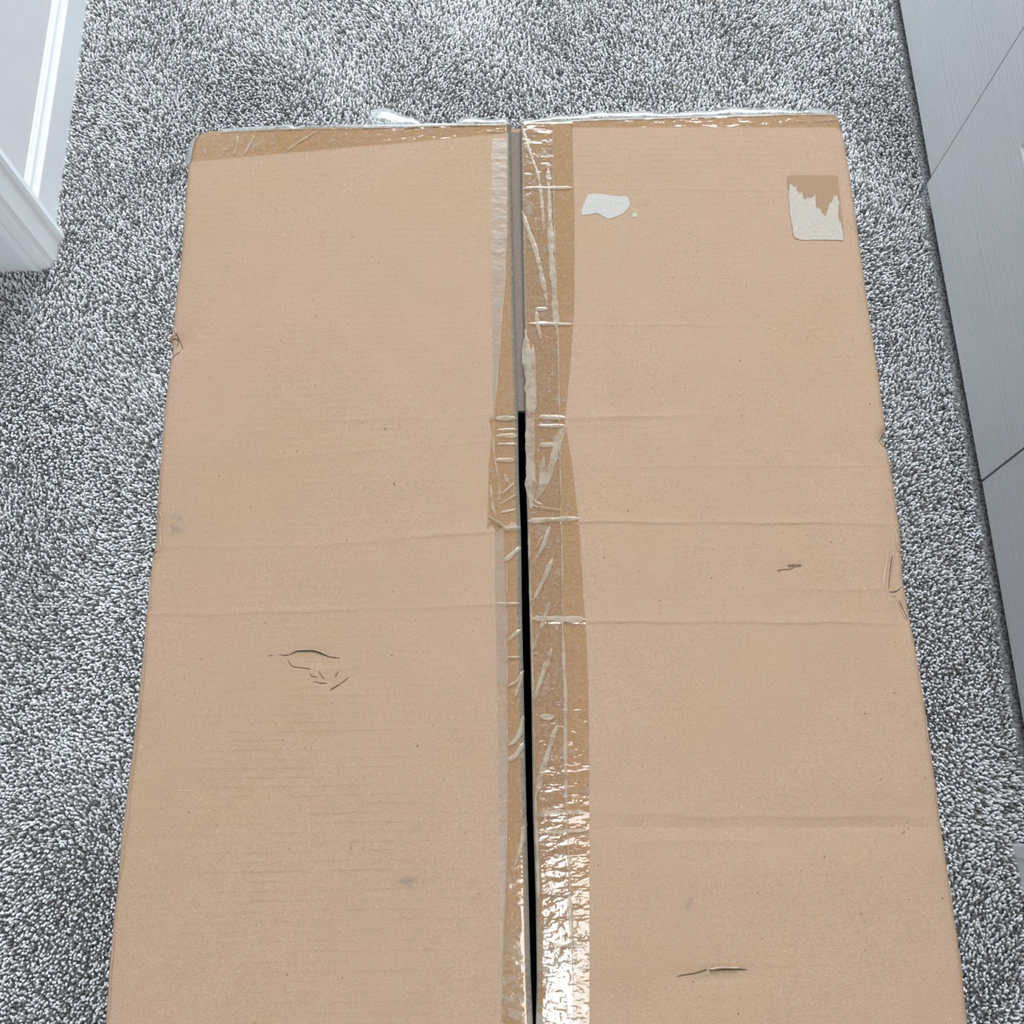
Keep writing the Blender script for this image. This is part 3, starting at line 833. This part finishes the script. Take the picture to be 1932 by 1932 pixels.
def tears(parent, dark, lips):
    if dark: ribbons('tear', [(p_, w_ * .75) for p_, w_ in dark], M_TEAR, parent, .0002, .0002)
    if lips: ribbons('torn_lip', lips, M_LIP, parent, .0002, .0012)
z5 = lambda pts: zoomed(pts, 480, 1180, 8.05)
z6 = lambda pts: zoomed(pts, 1250, 1780, 9.66)
z8 = lambda pts: zoomed(pts, 1440, 1020, 16.1)
zr = lambda pts: zoomed(pts, 1532, 600, 3.22)
zl = lambda pts: zoomed(pts, 150, 550, 3.22)
tears(fL, [(z5([(380, 445), (440, 455), (500, 462), (560, 425), (620, 395), (700, 390), (780, 395), (890, 385), (990, 410), (1050, 445), (1100, 465), (1170, 487), (1260, 492), (1300, 500)]), 3.0),
           (z5([(510, 510), (530, 580), (570, 635), (650, 632), (780, 650), (860, 665)]), 2.0), (z5([(830, 720), (860, 770), (960, 785)]), 1.8), (z5([(970, 690), (1020, 760), (1060, 820)]), 1.8),
           (z5([(900, 850), (960, 872), (1110, 880)]), 2.6), (z5([(1150, 985), (1220, 945), (1290, 890)]), 2.0), (z5([(210, 462), (290, 450)]), 1.2),
           (zl([(575, 220), (600, 290), (620, 320), (625, 352)]), 2.4), (zl([(545, 285), (590, 275), (600, 300), (580, 330)]), 2.6), (zl([(420, 1595), (440, 1580), (468, 1575)]), 2.6), (zl([(455, 1282), (500, 1284)]), 1.2)],
      [(z5([(1160, 965), (1240, 915), (1320, 860), (1440, 770)]), 2.6), (z5([(1225, 750), (1280, 690)]), 2.2), (z5([(510, 450), (640, 372), (900, 368), (1000, 395), (1110, 452)]), 3.0),
       (zl([(525, 275), (560, 262), (590, 255), (575, 215)]), 5), (zl([(545, 400), (580, 375), (610, 360)]), 4), (zl([(475, 1330), (500, 1370), (485, 1440), (490, 1560)]), 4), (zl([(450, 1620), (470, 1600), (460, 1660)]), 3),
       (zl([(415, 1740), (425, 1850), (430, 1930)]), 3), ([(306, 830), (302, 900), (297, 960)], 2.5), ([(299, 900), (294, 970)], 2), ([(277, 1165), (268, 1290), (255, 1390)], 2.5), ([(266, 1330), (253, 1430), (244, 1500)], 2), ([(246, 1500), (236, 1580), (226, 1660)], 2.5), ([(214, 1760), (206, 1850), (203, 1925)], 2.5)])
tears(fR, [(z6([(260, 605), (300, 587), (370, 580), (440, 560), (540, 555), (625, 540), (690, 510), (750, 485), (820, 475)]), 2.2), (z6([(850, 490), (930, 492), (1050, 482), (1200, 475), (1400, 470), (1550, 480)]), 3.2),
           (z8([(430, 890), (520, 892), (600, 880), (900, 862), (950, 850), (985, 800), (985, 760), (960, 745), (760, 745)]), 1.4), (z8([(1050, 765), (1160, 765)]), 1.4),
           (zr([(412, 748), (425, 720), (438, 700), (455, 690)]), 2.6), (zr([(412, 748), (425, 770), (462, 778)]), 1.6), (zr([(470, 1663), (500, 1667), (522, 1660), (528, 1645), (550, 1632)]), 2.8), (zr([(520, 1412), (560, 1428)]), 2.0),
           (zr([(490, 1440), (475, 1560), (465, 1650)]), 2.6), (zr([(535, 1710), (555, 1760), (590, 1830)]), 3.0)],
      [(z6([(850, 470), (960, 462), (1080, 420), (1100, 440), (1400, 445)]), 4.0), (z8([(720, 735), (800, 718), (950, 715), (1160, 735)]), 2.6), (z8([(420, 885), (540, 880)]), 2.0),
       (zr([(440, 690), (462, 678)]), 3), (zr([(462, 1400), (455, 1480), (440, 1560), (432, 1650)]), 5), (zr([(500, 1410), (485, 1540)]), 4), (zr([(520, 1690), (545, 1760), (580, 1830)]), 5), (zr([(505, 1280), (515, 1340), (512, 1400)]), 4),
       (zr([(480, 960), (500, 1060), (520, 1180)]), 2.5), ([(1792, 1660), (1798, 1690), (1803, 1720)], 3), ([(1735, 1250), (1752, 1380), (1764, 1460)], 2.5), ([(1768, 1490), (1776, 1545)], 2), ([(1812, 1790), (1820, 1850)], 2)])
# thin scratches across the flaps
ribbons('scratch', [([(258, 1790), (228, 1820)], 2.5), ([(330, 1491), (362, 1492)], 2)], M_LIP, fL, .00005, .00015)
ribbons('scratch', [([(1215, 425), (1262, 470), (1300, 515), (1345, 560), (1400, 575)], 1.6), ([(1330, 545), (1390, 575), (1460, 610), (1500, 630)], 1.6), ([(1360, 300), (1382, 322)], 1.6), ([(1290, 470), (1330, 540)], 1.2), ([(1440, 615), (1480, 628)], 2)], M_LIP, fR, .00005, .00015)

# ---------------------------------------------------------------- carpet pile (uncountable)
def carpet():
    step = .0050
    X0, X1, Y0, Y1 = -1.20, 1.00, -.40, 2.15
    gx, gy = np.meshgrid(np.arange(X0, X1, step), np.arange(Y0, Y1, step * .92))
    gx = gx + (np.arange(gx.shape[0]) % 2)[:, None] * step / 2
    p = np.stack([gx.ravel(), gy.ravel()], -1) + rng.uniform(-.0019, .0019, (gx.size, 2))
    x, y = p[:, 0], p[:, 1]
    keep = np.ones(len(p), bool)
    m = .0015
    yb = np.where(x < 0, BACK_L(x), BACK_R(x))
    inbox = (x > LEFT_OUT(np.clip(y, Y_NEAR, .7)) - m) & (x < RIGHT_OUT(np.clip(y, Y_NEAR, .7)) + m) & (y < yb + m) & (y > Y_NEAR - m)
    keep &= ~inbox
    yc = cas[1][1]
    keep &= ~((x < wx + .0125) & (y > yc - .002))
    cmin = min(q[1] for q in cas)
    def in_poly(poly):
        r = np.zeros(len(x), bool)
        k = len(poly)
        for i in range(k):
            (xa, ya), (xb, yb_) = poly[i], poly[(i + 1) % k]
            c = ((ya > y) != (yb_ > y))
            with np.errstate(divide='ignore', invalid='ignore'):
                xi = (xb - xa) * (y - ya) / (yb_ - ya) + xa
            r ^= c & (x < xi)
        return r
    keep &= ~in_poly(cas)
    keep &= ~((x < j0[0]) & (y > j0[1] - .0005))
    keep &= ~in_poly(cp)
    # outside the camera's neighbourhood
    dface = np.interp(y, [P1near[1], P1a[1], P2a[1], P3b[1], P3far[1]], [P1near[0], P1a[0], P2a[0], P3b[0], P3far[0]])
    keep &= (x < dface - .006) | (y < c_y - .01)
    keep &= x < dface + .1
    p = p[keep]; x, y = p[:, 0], p[:, 1]
    N = len(p)
    def field(k, seed):
        r = np.random.default_rng(seed)
        f = np.zeros(N)
        for _ in range(7):
            a = r.uniform(0, 6.28); w = k * r.uniform(.5, 1.6)
            f += np.sin((x * math.cos(a) + y * math.sin(a)) * w + r.uniform(0, 6.28))
        return f / 2.6
    # the pile lies in patches (footsteps, brushing)
    lx, ly = field(17, 1), field(17, 2)
    ang = rng.uniform(0, 2 * np.pi, N)
    lean = rng.uniform(.0008, .0042, N)
    dx = np.cos(ang) * lean + lx * .0018
    dy = np.sin(ang) * lean + ly * .0018
    h = PILE * rng.uniform(.84, 1.06, N) + .0008 * field(30, 3)
    rad = rng.uniform(.00165, .00230, N)
    tone = np.clip(rng.normal(.55, .27, N) + .08 * field(15, 4), 0, 1)
    dark = rng.random(N) < .19
    tone[dark] = rng.uniform(0, .25, dark.sum())
    K = 5
    a0 = rng.uniform(0, 2 * np.pi, N)
    th = a0[:, None] + np.arange(K)[None, :] * 2 * np.pi / K
    ca, sa = np.cos(th), np.sin(th)
    rings = []
    for frac, rr, bend in ((.40, .84, 0.1), (.90, .96, .78)):
        cx = x + dx * bend; cy = y + dy * bend
        rings.append(np.stack([cx[:, None] + ca * (rad * rr)[:, None], cy[:, None] + sa * (rad * rr)[:, None],
                               np.broadcast_to((h * frac - (lean * .12 if frac > .8 else 0))[:, None], ca.shape)], -1))
    tip = np.stack([x + dx * 1.15, y + dy * 1.15, h * 1.06], -1)[:, None, :]
    V = np.concatenate(rings + [tip], 1)            # N, 3K+1, 3
    per = 2 * K + 1
    quads = []
    for r_ in range(1):
        for k in range(K):
            quads.append([r_ * K + k, r_ * K + (k + 1) % K, (r_ + 1) * K + (k + 1) % K, (r_ + 1) * K + k])
    tris = [[K + k, K + (k + 1) % K, 2 * K] for k in range(K)]
    off = (np.arange(N) * per)[:, None]
    lq = (np.array(quads).reshape(1, -1) + off).reshape(N, -1)
    lt = (np.array(tris).reshape(1, -1) + off).reshape(N, -1)
    loops = np.concatenate([lq, lt], 1).ravel().astype(np.int32)
    sizes = np.tile(np.array([4] * len(quads) + [3] * len(tris), np.int32), N)
    starts = np.concatenate([[0], np.cumsum(sizes)[:-1]]).astype(np.int32)
    me = bpy.data.meshes.new('carpet_pile')
    me.vertices.add(N * per)
    me.vertices.foreach_set('co', V.astype(np.float32).ravel())
    me.loops.add(len(loops))
    me.loops.foreach_set('vertex_index', loops)
    me.polygons.add(len(sizes))
    me.polygons.foreach_set('loop_start', starts)
    me.polygons.foreach_set('use_smooth', np.ones(len(sizes), bool))
    me.update(calc_edges=True)
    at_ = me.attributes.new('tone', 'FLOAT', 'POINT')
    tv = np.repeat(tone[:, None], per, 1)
    tv[:, :K] *= .6                                # shade between the tufts, put into the root colour
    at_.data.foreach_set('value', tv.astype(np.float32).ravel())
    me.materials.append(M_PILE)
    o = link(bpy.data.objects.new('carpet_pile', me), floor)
    tag(o, 'speckled grey cut-pile carpet yarn', kind='stuff')
    print('tufts', N, 'tris', N * (len(quads) * 2 + len(tris)))
carpet()
